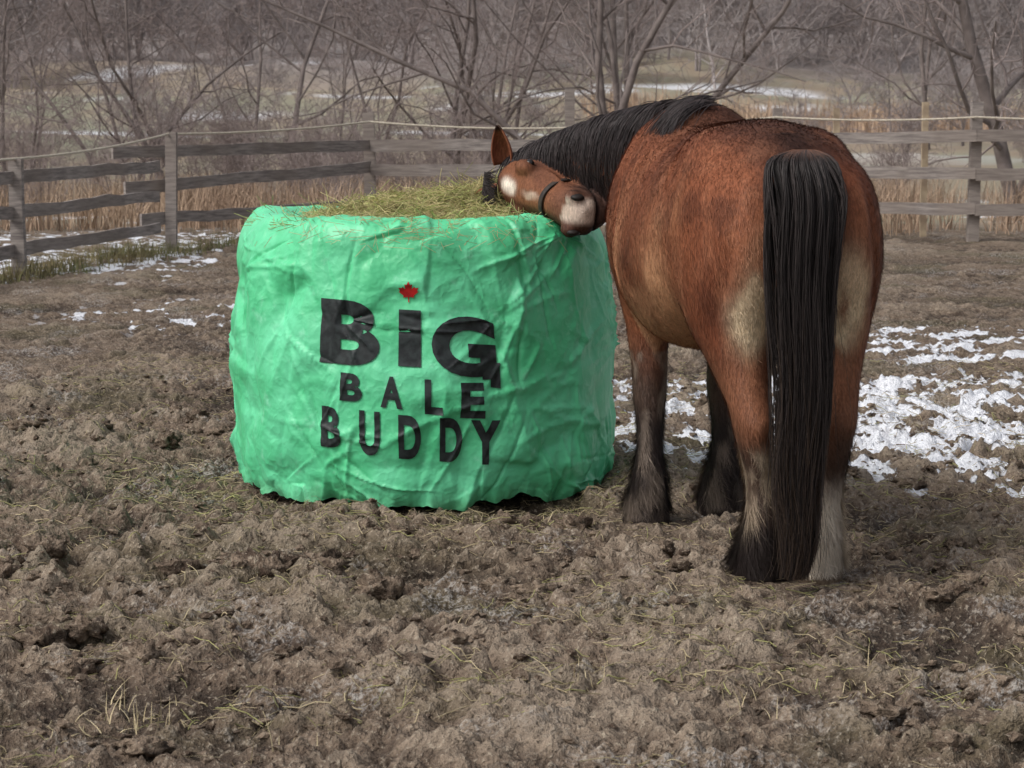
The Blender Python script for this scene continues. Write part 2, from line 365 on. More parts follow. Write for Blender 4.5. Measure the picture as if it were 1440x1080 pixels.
M_hay=simple('hay',lin(206,196,150),lin(172,166,120),7,.85,0,.002,.2,True)
def hay_top(r,a):
    x=BX+r*np.sin(a);y=BY-r*np.cos(a)
    return 1.13+.03*(1-(r/.68)**2).clip(0)+.025*fbm(x*3,y*3,3,51)+.14*np.exp(-((x-.0)**2/.07+(y-10.1)**2/.14))+.075*np.exp(-((x+.45)**2/.07+(y-9.95)**2/.12))
rr,aa=np.meshgrid(np.linspace(0,.70,60),np.linspace(-np.pi,np.pi,160,endpoint=False),indexing='ij')
V=np.stack([BX+rr*np.sin(aa),BY-rr*np.cos(aa),hay_top(rr,aa)-.01+.012*perlin(rr*40,aa*30,3)],-1);idx=np.arange(60*160).reshape(60,160)
A=idx[:-1];B=np.roll(A,-1,1);D=idx[1:];C=np.roll(D,-1,1)
np_mesh('hay_core',V.reshape(-1,3),np.stack([A,B,C,D],-1).reshape(-1,4),M_hay,True,np.full((60*160,3),.55),None,bale)
n=9500;r=.70*np.sqrt(rng.random(n));a=rng.uniform(-np.pi,np.pi,n);K=5
Lh=rng.uniform(.04,.18,n);an=rng.uniform(0,2*np.pi,n);el=np.abs(rng.normal(0,.33,n))
t=np.linspace(-.3,.7,K)[None]
c0=np.stack([BX+r*np.sin(a),BY-r*np.cos(a),hay_top(r,a)],-1)
dirv=np.stack([np.cos(an)*np.cos(el),np.sin(an)*np.cos(el),np.sin(el)],-1);cur=rng.normal(0,.35,(n,3));cur[:,2]-=.25
P=c0[:,None,:]+Lh[:,None,None]*(dirv[:,None,:]*t[:,:,None]+cur[:,None,:]*(t**2)[:,:,None])
P[:,:,2]=np.maximum(P[:,:,2],c0[:,None,2]-.02)
V,F=tubes(P,np.full((n,K),.0013),3)
tint=np.where(rng.random((n,1))<.35,np.array([[.8,.95,.65]]),np.array([[1.05,1,.95]]))*rng.uniform(.6,1.2,(n,1))
np_mesh('hay_strands',V,F,M_hay,True,np.repeat(tint,K*3,0),None,bale)
n=210;a=rng.normal(.02,.40,n);z=1.19-.12*rng.random(n)**2;r=np.interp(z,[1.05,1.1,1.155,1.19],[.82,.81,.78,.71])
t=np.linspace(0,1,K)[None];Lh=rng.uniform(.03,.09,n);aa2=a[:,None]+(rng.normal(0,.06,n))[:,None]*t
rad=r[:,None]+.012+.010*t+0*t;zz=z[:,None]-Lh[:,None]*t*rng.uniform(-.2,.8,n)[:,None]
P=np.stack([BX+rad*np.sin(aa2),BY-rad*np.cos(aa2),zz],-1);V,F=tubes(P,np.full((n,K),.0011),3)
np_mesh('hay_wisps',V,F,M_hay,True,np.ones((len(V),3))*.95,None,bale)
# ---------------------------------------------------------------- horse
O=np.array([.985,7.63]);FW=np.array([-.2,.98]);FW/=np.linalg.norm(FW);RT=np.array([FW[1],-FW[0]])
def W(s,r,z):
    s,r,z=np.broadcast_arrays(s,r,z);return np.stack([O[0]+s*FW[0]+r*RT[0],O[1]+s*FW[1]+r*RT[1],z],-1)
def loc(P):
    d=P[:,:2]-O;return d@FW,d@RT,P[:,2]
parts=[]
def loft(rings):
    R=np.asarray(rings);n,k,_=R.shape;V=R.reshape(-1,3);idx=np.arange(n*k).reshape(n,k)
    A=idx[:-1];B=np.roll(A,-1,1);D=idx[1:];C=np.roll(D,-1,1);Fq=np.stack([A,B,C,D],-1).reshape(-1,4)
    V=np.vstack([V,R[0].mean(0),R[-1].mean(0)]);c0,c1=n*k,n*k+1
    T=[[idx[0,(j+1)%k],idx[0,j],c0] for j in range(k)]+[[idx[-1,j],idx[-1,(j+1)%k],c1] for j in range(k)]
    parts.append((V,Fq.tolist()+T));return len(parts)-1
TH=np.linspace(0,2*np.pi,40,endpoint=False);ct=np.cos(TH);sn_=np.sin(TH)
pw=lambda v,p:np.sign(v)*np.abs(v)**p
trunk=[(-.01,1.34,1.05,.08),(.05,1.44,.98,.22),(.18,1.53,.90,.315),(.38,1.580,.84,.355),(.6,1.58,.79,.368),(.85,1.565,.73,.382),(1.08,1.575,.70,.385),(1.28,1.62,.75,.36),(1.43,1.63,.80,.33),(1.58,1.50,.88,.25),(1.68,1.36,1.0,.14)]
rg=[]
for s,tp,bt,hw in cr(trunk,50):
    zc=(tp+bt)/2;hh=(tp-bt)/2;rg.append(W(s,hw*pw(ct,.92)*(1-.10*sn_),zc+hh*pw(sn_,.95)))
loft(rg)
def leg(keys,sg,n=50,shift=None):
    rg=[]
    for z,s,r,hs,hr in cr(keys,n): rg.append(W(s+hs*sn_,sg*(r+hr*ct*sg)+(shift(z) if shift else 0),z+0*ct))
    loft(rg)
hind=[(1.50,.42,.12,.16,.11),(1.40,.36,.145,.32,.175),(1.25,.335,.165,.37,.185),(1.08,.31,.172,.345,.182),(.94,.29,.168,.28,.162),(.83,.25,.165,.21,.138),(.73,.19,.158,.148,.105),(.63,.12,.15,.112,.080),(.55,.085,.145,.108,.070),(.47,.085,.14,.085,.062),(.36,.10,.13,.062,.053),(.25,.11,.12,.062,.055),(.18,.12,.112,.075,.068),(.10,.145,.110,.090,.083),(.04,.17,.108,.104,.094),(-.03,.175,.108,.112,.098)]
leg(hind,1);leg([(z,s+.03,r,a_,b_) for z,s,r,a_,b_ in hind],-1,50,lambda z:.02*float(sst(.6,.3,z)))
def front(s0,r0):
    return [(1.30,1.36,.17,.16,.11),(1.15,1.38,.20,.19,.13),(1.0,1.38*.6+s0*.4,.205,.175,.125),(.86,s0,.205,.135,.10),(.74,s0,.5*.2+.5*r0,.105,.085),(.60,s0,r0,.084,.070),(.50,s0+.005,r0,.080,.070),(.43,s0,r0,.068,.060),(.33,s0-.01,r0,.056,.052),(.24,s0-.01,r0,.06,.057),(.17,s0,r0,.073,.070),(.10,s0+.02,r0,.088,.082),(.04,s0+.04,r0,.10,.094),(-.03,s0+.045,r0,.107,.098)]
leg(front(1.33,.18),-1);leg(front(1.50,.175),1)
neck=np.array([(.82,8.55,1.20,.24,.18),(.765,8.83,1.28,.37,.26),(.67,9.08,1.34,.305,.22),(.51,9.36,1.375,.24,.165),(.31,9.62,1.36,.19,.13),(.13,9.80,1.32,.155,.115),(.02,9.88,1.29,.12,.10)])
NKf=cr(neck,47);NK=NKf[7:]
def frames(NK):
    TN=np.gradient(NK[:,:3],axis=0);TN/=np.linalg.norm(TN,axis=1,keepdims=True)
    up0=np.array([-.12,-.18,1.0]);NS=np.cross(TN,up0);NS/=np.linalg.norm(NS,axis=1,keepdims=True);NU=np.cross(NS,TN)
    if NS[20,1]>0: NS=-NS
    return TN,NS,NU
T0,S0,U0=frames(NKf);TN,NS,NU=T0[7:],S0[7:],U0[7:]
rg=[NKf[i,:3]+S0[i]*(NKf[i,4]*ct)[:,None]+U0[i]*(NKf[i,3]*sn_)[:,None] for i in range(47)]
neck_i=loft(rg)
# head
HA=np.array([-.06,9.76,1.31]);HH=np.array([.48,-.83,-.20]);HH/=np.linalg.norm(HH)
HN=np.array([-.84,-.42,.02]);HN-=HH*HN.dot(HH);HN/=np.linalg.norm(HN);HS=np.cross(HN,HH)
if HS[2]<0: HS=-HS
head=[(-.08,-.05,.13,.06),(-.02,-.01,.22,.095),(.06,.012,.30,.124),(.14,.018,.34,.138),(.22,.012,.32,.128),(.30,.002,.27,.106),(.38,-.004,.225,.090),(.46,-.002,.205,.090),(.52,-.002,.195,.096),(.57,-.012,.17,.090),(.605,-.032,.125,.070),(.62,-.052,.06,.036)]
HK=cr(head,50)
def head_ring(a,f,d,w,sc=1.0,th=TH):
    c=HA+HH*a+HN*(f-d/2);cc=np.cos(th);ss=np.sin(th)
    wid=w*(1-.22*np.clip(-ss,0,1)-.22*np.clip(ss,0,1)**2)
    return c+HS*(sc*wid*pw(cc,.8))[:,None]+HN*(sc*d/2*pw(ss,.85))[:,None]
head_i=loft([head_ring(*k) for k in HK])
def blob(c,ax,rad):
    R=[]
    for v in np.linspace(-1,1,12):
        q=math.sqrt(max(0.001,1-v*v));R.append(np.array(c)+ax[0]*v*rad[0]+ax[1]*(q*rad[1]*ct)[:,None]+ax[2]*(q*rad[2]*sn_)[:,None])
    loft(R)
AX=(HH,HN,HS)
for sg in(1,-1):
    blob(HA+HH*.555+HN*-.035+HS*sg*.068,AX,(.042,.038,.034))
    blob(HA+HH*.17+HN*-.02+HS*sg*.104,AX,(.055,.038,.036))
    blob(HA+HH*.27+HN*-.07+HS*sg*.094,AX,(.13,.018,.024))
    blob(HA+HH*.14+HN*-.20+HS*sg*.085,AX,(.10,.09,.055))
blob(HA+HH*.575+HN*-.155,AX,(.05,.035,.055))
fw3=np.array([*FW,0]);rt3=np.array([*RT,0]);up3=np.array([0,0,1.])
for sg in(1,-1):
    blob(W(.46,sg*.17,1.41),(fw3,rt3,up3),(.25,.14,.15))
    blob(W(1.33,sg*.24,1.15),(fw3,rt3,up3),(.2,.12,.30))
VV=[];FF=[];o=0
for i,(v,f) in enumerate(parts):
    VV.append(v);FF+= [[q+o for q in g] for g in f];o+=len(v)
VV=np.vstack(VV)
me=bpy.data.meshes.new('src');me.from_pydata(VV.tolist(),[],FF);me.update()
src=bpy.data.objects.new('src',me);scene.collection.objects.link(src)
md=src.modifiers.new('r','REMESH');md.mode='VOXEL';md.voxel_size=.011
dg=bpy.context.evaluated_depsgraph_get();hm=bpy.data.meshes.new_from_object(src.evaluated_get(dg));bpy.data.objects.remove(src)
hm.name='horse';hm.materials.clear()
nv=len(hm.vertices);P=np.empty(nv*3,np.float32);hm.vertices.foreach_get('co',P);P=P.reshape(-1,3).astype(float)
E=np.empty(len(hm.edges)*2,np.int32);hm.edges.foreach_get('vertices',E);E=E.reshape(-1,2);deg=np.bincount(E.ravel(),minlength=nv)[:,None]
def inhead(P):
    hd=P-HA;ha=hd@HH;hn=hd@HN;hs=hd@HS
    return ha,hn,hs,(ha>-.1)&(ha<.7)&(np.abs(hs)<.17)&(hn>-.33)&(hn<.07)&(P[:,0]<.46)&(P[:,2]>1.0)
ishead=inhead(P)[3]
for it in range(85):
    w=np.where(P[:,2]>.85,1.0,np.where(P[:,2]>.6,sst(.6,.85,P[:,2]),0.0))
    w=np.where(ishead,0.0,w)
    if it<4: w=np.ones(nv)
    S=np.zeros_like(P)
    for k in range(3):
        S[:,k]=np.bincount(E[:,0],P[E[:,1],k],nv)+np.bincount(E[:,1],P[E[:,0],k],nv)
    P=P+(S/deg-P)*(.6*w)[:,None]
hm.vertices.foreach_set('co',P.astype(np.float32).ravel());hm.update()
Nn=np.empty(nv*3,np.float32);hm.vertices.foreach_get('normal',Nn);Nn=Nn.reshape(-1,3).astype(float)
s,r,z=loc(P);ha,hn,hs,ishead=inhead(P)
nz=np.array([mnoise.fractal(Vector(p)*5,1,2,4) for p in P]);nz2=np.array([mnoise.fractal(Vector(p)*1.7+Vector((9,2,1)),1,2,3) for p in P])
nz3=np.array([mnoise.fractal(Vector((p[0]*14,p[1]*14,p[2]*5)),1,2,3) for p in P])
hw_=ishead.astype(float)
mouth=hw_*np.exp(-((hn+.125-.1*(ha-.6))/.008)**2)*sst(.44,.50,ha)
gro=np.exp(-((np.abs(r)-.27+.12*(z-1.0))/.02)**2)*sst(.34,.2,s)*sst(.8,.95,z)*sst(1.42,1.25,z)
gro2=np.exp(-((s-1.17-.25*(z-1.1))/.03)**2)*sst(.85,1.0,z)*sst(1.45,1.3,z)*(np.abs(r)>.2)
P=P+Nn*((.008*nz2+.004*nz)*(1-hw_)+.002*nz3-.012*mouth-.010*gro-.010*gro2*(1-hw_))[:,None]
hm.vertices.foreach_set('co',P.astype(np.float32).ravel())
C3=lambda *a:np.array(lin(*a)[:3])
col=np.tile(C3(112,64,44),(nv,1))
def mixin(w,c):
    global col
    w=np.clip(w,0,1)[:,None];col=col*(1-w)+np.array(c)*w
mixin(sst(-.3,.5,nz2)*.65,C3(144,87,59));mixin(sst(.0,.6,nz)*.5,C3(82,47,35));mixin(sst(.05,.6,nz3)*.4,C3(164,110,82))
mixin(sst(.34,.05,np.abs(r))*sst(1.34,1.52,z)*(s<1.3)*.75,C3(62,42,35))
mixin(sst(.10,.02,np.abs(r-.0))*sst(1.15,1.3,z)*(s<.2)*.8,C3(44,28,24))
mixin(sst(1.0,.76,z+.08*nz)*(s>.5)*(s<1.24)*.9,C3(184,140,106))
mixin(np.exp(-(((s-.64)/.14)**2+((z-.98+.3*(s-.6))/.20)**2))*(r<0)*(.95+.8*nz+.4*nz3),C3(196,148,112))
mixin(np.exp(-(((s-1.12+.3*(z-1.1))/.08)**2+((z-1.08)/.27)**2))*(.7+.7*nz),C3(182,130,98))
mixin(np.exp(-(((s-.36)/.05)**2+((z-1.2)/.16)**2))*(r<0)*(.45+.6*nz),C3(170,116,84))
mixin(np.exp(-(((s-.95)/.35)**2+((z-1.25)/.12)**2))*.25,C3(152,100,72))
pt=np.exp(-(((np.abs(r)-.155)/.072)**2+((z-.96)/.16)**2)**1.5)*sst(.32,.16,s)
mixin(pt*(1.4+1.4*nz+1.0*nz3),C3(220,200,168))
mixin(np.exp(-((z-1.12)/.15)**2)*sst(.24,.12,s)*np.exp(-((np.abs(r)-.17)/.08)**2)*.4,C3(164,114,86))
mixin(sst(.86,.66,z+.05*nz)*(s<.65)*.6,C3(136,94,70))
mixin(sst(.60,.42,z+.08*nz)*(s<.65),C3(84,65,55))
mixin(sst(.32,.2,z+.05*nz)*(s<.65),C3(46,38,36))
mixin(sst(.52,.42,z+.05*nz)*sst(.14,.24,z)*(s<.65)*(r<.02)*sst(-.3,.2,nz3),C3(178,160,138))
mixin(sst(.42,.26,z+.06*nz)*(s<.5)*(r>.02)*.95,C3(216,204,188))
mixin(sst(.035,.02,z)*(s<.5)*(r>.02),C3(124,108,92))
mixin(sst(.80,.52,z+.06*nz)*(s>1.1)*(~ishead),C3(78,62,54))
mixin(sst(.5,.35,z+.06*nz)*(s>1.1)*(~ishead),C3(50,42,40))
mixin(sst(.05,.4,nz3)*(z<.68)*(s>1.1)*.7,C3(132,118,106))
mixin(hw_*.9,C3(126,83,60));mixin(hw_*sst(0,.5,nz)*.45,C3(88,54,42))
mixin(hw_*sst(.03,-.10,ha)*.7,C3(60,38,30))
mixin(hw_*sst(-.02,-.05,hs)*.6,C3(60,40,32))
mixin(hw_*np.exp(-((ha-.19)/.06)**2-((hn+.09)/.05)**2)*.5,C3(70,44,36))
mixin(hw_*np.exp(-(((ha-.11+.02*nz3)/.065)**2+((hs-.005+.01*nz)/.032)**2)**2)*sst(-.04,-.01,hn),C3(232,222,210))
mixin(hw_*sst(.40,.48,ha)*sst(-.05,-.11,hn)*.85,C3(48,38,36))
mixin(hw_*sst(.36,.50,ha)*.45,C3(84,60,52))
mixin(hw_*sst(.49,.54,ha+.07*nz3+.04*nz)*sst(-.11,-.06,hn+.03*nz)*sst(.065,.035,np.abs(hs-.018))*.95,C3(214,196,182))
mixin(hw_*sst(.18,.30,ha)*sst(.022,.008,np.abs(hs-.008+.012*nz3))*sst(-.04,-.01,hn)*sst(-.2,.2,nz)*.7,C3(206,186,170))
mixin(hw_*np.exp(-(((ha-.545)/.04)**2+((hn+.045)/.032)**2))*(np.abs(hs)>.058)*.9,C3(44,34,32))
mixin(mouth,C3(20,15,14))
mixin(hw_*np.exp(-(((ha-.175)/.055)**2+((hn+.04)/.035)**2))*(np.abs(hs)>.07)*.75,C3(44,28,24))
a_=hm.color_attributes.new('Col','FLOAT_COLOR','POINT');cc=np.ones((nv,4),np.float32);cc[:,:3]=col;a_.data.foreach_set('color',cc.ravel())
hm.polygons.foreach_set('use_smooth',np.ones(len(hm.polygons),bool))
m,nt,b=newmat('horse_coat');at=attr(nt,'Col')
mp=nt.nodes.new('ShaderNodeMapping');mp.inputs['Scale'].default_value=(1,1,.22);g_=nt.nodes.new('ShaderNodeNewGeometry');nt.links.new(g_.outputs['Position'],mp.inputs['Vector'])
hn_=noise_(nt,130,3,.6,mp.outputs[0]);c=mixc(nt,maprange(nt,hn_,.3,.7),(.7,.68,.66,1),(1.25,1.23,1.2,1))
c=mixc(nt,1.0,at.outputs['Color'],c,'MULTIPLY');nt.links.new(c,b.inputs['Base Color'])
b.inputs['Roughness'].default_value=.7;b.inputs['Specular IOR Level'].default_value=.18
bump_(nt,b,hn_,.3,.006);M_coat=m
hm.materials.append(M_coat)
horse=bpy.data.objects.new('horse',hm);scene.collection.objects.link(horse)
me=hm;me.calc_loop_triangles();nt3=len(me.loop_triangles);tv=np.empty(nt3*3,np.int32);me.loop_triangles.foreach_get('vertices',tv);tv=tv.reshape(-1,3)
ar=np.linalg.norm(np.cross(P[tv[:,1]]-P[tv[:,0]],P[tv[:,2]]-P[tv[:,0]]),axis=1)*np.where(P[tv[:,0],2]<.45,2.2,1.0);pr=ar/ar.sum()
nF=160000;ti=rng.choice(nt3,nF,p=pr);bc=rng.dirichlet((1,1,1),nF)
def ip(A):return (A[tv[ti]]*bc[:,:,None]).sum(1)
fp=ip(P);fn=ip(Nn);fn/=np.linalg.norm(fn,axis=1,keepdims=True);fc=ip(col)*rng.uniform(.75,1.28,(nF,1))
s,r,z=loc(fp)
gd=np.stack([-.5*FW[0]+0*z,-.5*FW[1]+0*z,-.8+0*z],-1)+rng.normal(0,.25,(nF,3))
hf=inhead(fp)[3];gd=np.where(hf[:,None],HH[None]+rng.normal(0,.2,(nF,3)),gd)
gd-=fn*(gd*fn).sum(1,keepdims=True);gd/=np.linalg.norm(gd,axis=1,keepdims=True)+1e-9
Lf=rng.uniform(.010,.026,nF);Lf=np.where((z<.28),rng.uniform(.03,.09,nF),Lf);Lf=np.where(z<.04,.012,Lf);Lf=np.where((z>.28)&(z<.5),Lf*1.8,Lf)
Lf=np.where(hf,Lf*.35,Lf)
sd=np.cross(fn,gd);Wf=.0013
tip=fp+gd*Lf[:,None]+fn*(Lf*rng.uniform(.12,.45,nF))[:,None];tip[:,2]=np.maximum(tip[:,2],.0)
V=np.stack([fp-sd*Wf,fp+sd*Wf,tip],1).reshape(-1,3)
m,nt,b=newmat('horse_fur');at=attr(nt,'Col');nt.links.new(at.outputs['Color'],b.inputs['Base Color']);b.inputs['Roughness'].default_value=.6;b.inputs['Specular IOR Level'].default_value=.2
np_mesh('fur',V,np.arange(nF*3).reshape(-1,3),m,False,np.repeat(fc,3,0),None,horse)
m,nt,b=newmat('horse_hair');at=attr(nt,'Col');nt.links.new(at.outputs['Color'],b.inputs['Base Color']);b.inputs['Roughness'].default_value=.5;b.inputs['Specular IOR Level'].default_value=.3;M_hair=m
# tail
tk=np.array([(1.475,.975,7.70,.035,.03),(1.45,.965,7.62,.095,.055),(1.38,.962,7.575,.118,.065),(1.25,.966,7.545,.122,.062),(1.0,.966,7.535,.105,.058),(.75,.964,7.535,.094,.055),(.5,.965,7.545,.088,.052),(.3,.965,7.555,.076,.048),(.15,.962,7.565,.056,.042),(.03,.962,7.58,.030,.03)])
TK=cr(tk,24);n=2600;th=rng.uniform(0,2*np.pi,n);q=np.sqrt(rng.random(n));ox=q*np.cos(th);oy=q*np.sin(th)
end=(1-.38*rng.random(n)**2.0)
tt=np.linspace(0,1,22)[None]*end[:,None]*(len(TK)-1);ii=tt.astype(int).clip(0,len(TK)-2);ff=(tt-ii)[:,:,None]
Kt=TK[ii]*(1-ff)+TK[ii+1]*ff
fz=np.linspace(0,1,22)[None]
wig=(.010+.014*rng.random(n)[:,None])*np.sin(tt*rng.uniform(.3,.8,n)[:,None]+rng.uniform(0,6,n)[:,None])*fz
lock=.14*np.sin(ox[:,None]*14+tt*.25)+.07*np.sin(ox[:,None]*33+tt*.6)
stray=rng.normal(0,.5,n)[:,None]*(rng.random(n)<.08)[:,None]*fz**2*.07
bell=.006*np.sin(tt*.9+2)
PX=Kt[:,:,1]+(ox[:,None]*(1+lock))*Kt[:,:,3]+wig+stray+bell;PY=Kt[:,:,2]+oy[:,None]*Kt[:,:,4]*(1+.5*np.sin(ox[:,None]*21)*fz)+wig[:,::-1]*.4*fz;PZ=Kt[:,:,0]+.0*ox[:,None]
Pt=np.stack([PX,PY,PZ],-1);Rt=.0022*np.linspace(1,.3,22)[None]*rng.uniform(.6,1.1,(n,1))
V,F=tubes(Pt,Rt,3)
base=C3(48,42,41)*rng.uniform(.35,1.7,(n,1));brn=C3(120,80,58)*rng.uniform(.6,1.2,(n,1))
kk=np.linspace(0,1,22)[None,:,None];isb=(rng.random((n,1,1))<.7)
colt=base[:,None,:]*np.ones((1,22,1));wb=np.clip(1-kk/.13,0,1)*isb;colt=colt*(1-wb)+brn[:,None,:]*wb
we=np.clip((kk-.6)/.4,0,1)*(rng.random((n,1,1))<.5)*.6;colt=colt*(1-we)+C3(100,82,68)*we
np_mesh('tail',V,F,M_hair,True,np.repeat(colt.reshape(-1,3),3,0),None,horse)
rgc=np.stack([np.stack([k[1]+.65*k[3]*ct,k[2]+.6*k[4]*sn_,k[0]+0*ct],-1) for k in TK[:-4]]);parts.clear();loft(rgc)
v,f=parts[0];mm=bpy.data.meshes.new('tail_core');mm.from_pydata(v.tolist(),[],f);mm.materials.append(M_hair)
a_=mm.color_attributes.new('Col','FLOAT_COLOR','POINT');a_.data.foreach_set('color',np.tile(np.array([*C3(20,17,18),1],np.float32),len(v)))
tc_=bpy.data.objects.new('tail_core',mm);scene.collection.objects.link(tc_);tc_.parent=horse
# mane
n=2900;u=9+rng.random(n)*29.0;low_=rng.random(n)<.13;u=np.where(low_,rng.random(n)*4,u);i0=u.astype(int).clip(0,38);fu=(u-i0)[:,None]
Kc=NK[i0]*(1-fu)+NK[i0+1]*fu;Uu=NU[i0];Ss=NS[i0];Tt=TN[i0]
K=10;e=np.radians(rng.uniform(45,140,n));sidef=np.where((rng.random(n)<.14)&(~low_),-.7,1.0)
e=e*np.where(low_,.45,1.0)*np.clip(.45+.55*sst(8,15,u)+low_,.3,1)
t=np.linspace(0,1,K)[None];a=rng.normal(0,.10,n)[:,None]+t*e[:,None]
radj=1.01+.045*rng.random(n)[:,None]+.06*np.sin(t*3.1)*(rng.random(n)*(1-.8*low_))[:,None]
lat=(sidef[:,None]*np.sin(a))[:,:,None]*Ss[:,None,:]*(Kc[:,4][:,None]*radj)[:,:,None]
ver=np.cos(a)[:,:,None]*Uu[:,None,:]*(Kc[:,3][:,None]*radj)[:,:,None]
clump=.06*np.sin(u*2.3)[:,None]*t**1.3+.03*np.sin(u*6.1)[:,None]*t
P_=Kc[:,None,:3]+lat+ver+Tt[:,None,:]*(rng.normal(0,.04,n)[:,None]*t+clump-.05*t)[:,:,None]
V,F=tubes(P_,.0022*np.linspace(1,.35,K)[None]*np.ones((n,1)),3)
np_mesh('mane',V,F,M_hair,True,np.repeat(C3(52,45,45)*rng.uniform(.35,1.8,(n,1)),K*3,0),None,horse)
n=260;K=8;t=np.linspace(0,1,K)[None];st=HA-HH*.07+HN*.0+HS*rng.uniform(-.06,.03,n)[:,None]
Lf=rng.uniform(.06,.13,n);spr=rng.normal(-.3,.35,n)
P_=st[:,None,:]+HH*(Lf[:,None]*t)[:,:,None]+HS*(spr[:,None]*.12*t)[:,:,None]+HN*(.03+.02*np.sin(t*2.6)*rng.random(n)[:,None])[:,:,None]
V,F=tubes(P_,.0022*np.linspace(1,.4,K)[None]*np.ones((n,1)),3)
np_mesh('forelock',V,F,M_hair,True,np.repeat(C3(40,32,30)*rng.uniform(.5,1.6,(n,1)),K*3,0),None,horse)
def ear(base,dirv,open_,name):
    dirv=dirv/np.linalg.norm(dirv);open_=open_-dirv*open_.dot(dirv);open_/=np.linalg.norm(open_);sd=np.cross(dirv,open_)
    ts=np.linspace(0,1,12);V=[]
    for t in ts:
        w=.044*(math.sin(math.pi*min(1,.28+.72*t))**.8)*(1-.25*t)+.002
        for k in np.linspace(-2.0,2.0,13):
            V.append(base+dirv*.165*t-open_*w*math.cos(k)+sd*w*math.sin(k)*.95+open_*.012*t*t)
    idx=np.arange(12*13).reshape(12,13);F=np.stack([idx[:-1,:-1],idx[:-1,1:],idx[1:,1:],idx[1:,:-1]],-1).reshape(-1,4)
    cl=np.tile(C3(130,80,58),(156,1));cl[np.arange(156)//13>9]=C3(60,40,32)
    ob=np_mesh(name,np.array(V),F,M_coat,True,cl,None,horse);so=ob.modifiers.new('s','SOLIDIFY');so.thickness=.006
ear(HA-HH*.04-HN*.04+HS*.07,HS*.9-HH*.25+HN*.12,HN*.6+HH*.8,'ear')
ear(HA-HH*.05-HN*.05-HS*.06,-HS*.35-HH*.9+HN*.35,HN*.8-HS*.5,'ear_far')
def sphere(c,rad,mat,name,sc=(1,1,1)):
    bm=bmesh.new();bmesh.ops.create_uvsphere(bm,u_segments=20,v_segments=14,radius=rad)
    for v in bm.verts:
        q=v.co.copy();v.co=Vector(c+HH*q.x*sc[0]+HN*q.y*sc[1]+HS*q.z*sc[2])
    me=bpy.data.meshes.new(name);bm.to_mesh(me);bm.free();me.materials.append(mat);me.polygons.foreach_set('use_smooth',np.ones(len(me.polygons),bool))
    ob=bpy.data.objects.new(name,me);scene.collection.objects.link(ob);ob.parent=horse
M_eye=simple('eye',(.008,.005,.004,1),(.012,.008,.006,1),5,.08,0,.001,.6)
M_dark=simple('nostril',(.012,.009,.008,1),(.02,.015,.013,1),20,.6,.2,.002)
for sg in(1,-1):
    sphere(HA+HH*.185+HN*-.035+HS*sg*.120,.022,M_eye,'eye')
    sphere(HA+HH*.580+HN*-.038+HS*sg*.073,.025,M_dark,'nostril',(1.1,1.2,.6))
M_halter=simple('halter_strap',lin(40,35,34),lin(66,56,48),30,.6,.3,.003)
def strap(path,normal,w,name):
    path=np.array(path);T=np.gradient(path,axis=0);T/=np.linalg.norm(T,axis=1,keepdims=True);S=np.cross(T,normal);S/=np.linalg.norm(S,axis=1,keepdims=True)
    V=np.stack([path-S*w,path+S*w],1).reshape(-1,3);idx=np.arange(len(path)*2).reshape(-1,2)
    F=np.stack([idx[:-1,0],idx[:-1,1],idx[1:,1],idx[1:,0]],-1)
    ob=np_mesh(name,V,F,M_halter,True,None,None,horse);so=ob.modifiers.new('s','SOLIDIFY');so.thickness=.006;so.offset=0
def hk(a):return [np.interp(a,HK[:,0],HK[:,j]) for j in range(4)]
thc=np.linspace(0,2*np.pi,61);rn=head_ring(*hk(.37),1.07,thc);cen=rn[:-1].mean(0);strap(rn,rn-cen,.013,'noseband')
for sg in(1,-1):
    pth=[]
    for a in np.linspace(.37,-.03,16):
        k=hk(a);th0=np.array([math.radians(-12) if sg>0 else math.radians(192)]);p=head_ring(*k,1.10,th0)[0];pth.append(p)
    strap(pth,np.tile(HS*sg,(16,1)),.010,'cheek_strap')
# ---------------------------------------------------------------- fence
m,nt,b=newmat('weathered_wood');g_=nt.nodes.new('ShaderNodeNewGeometry');mp=nt.nodes.new('ShaderNodeMapping');mp.inputs['Scale'].default_value=(.6,.6,6);nt.links.new(g_.outputs['Position'],mp.inputs['Vector'])
w1=noise_(nt,6,5,.65,mp.outputs[0]);c=mixc(nt,maprange(nt,w1,.3,.7),lin(112,104,101),lin(164,155,148));c=mixc(nt,maprange(nt,noise_(nt,.8,3),.45,.6,0,.5),c,lin(124,112,103))
nt.links.new(c,b.inputs['Base Color']);b.inputs['Roughness'].default_value=.85;bump_(nt,b,w1,.5,.01);M_wood=m
M_pale=simple('pale_wood',lin(184,166,140),lin(146,128,108),6,.85,.4,.01)
M_rope=simple('electric_rope',lin(206,198,182),lin(178,166,148),40,.7,.2,.002)
fence=empty('wooden_fence')
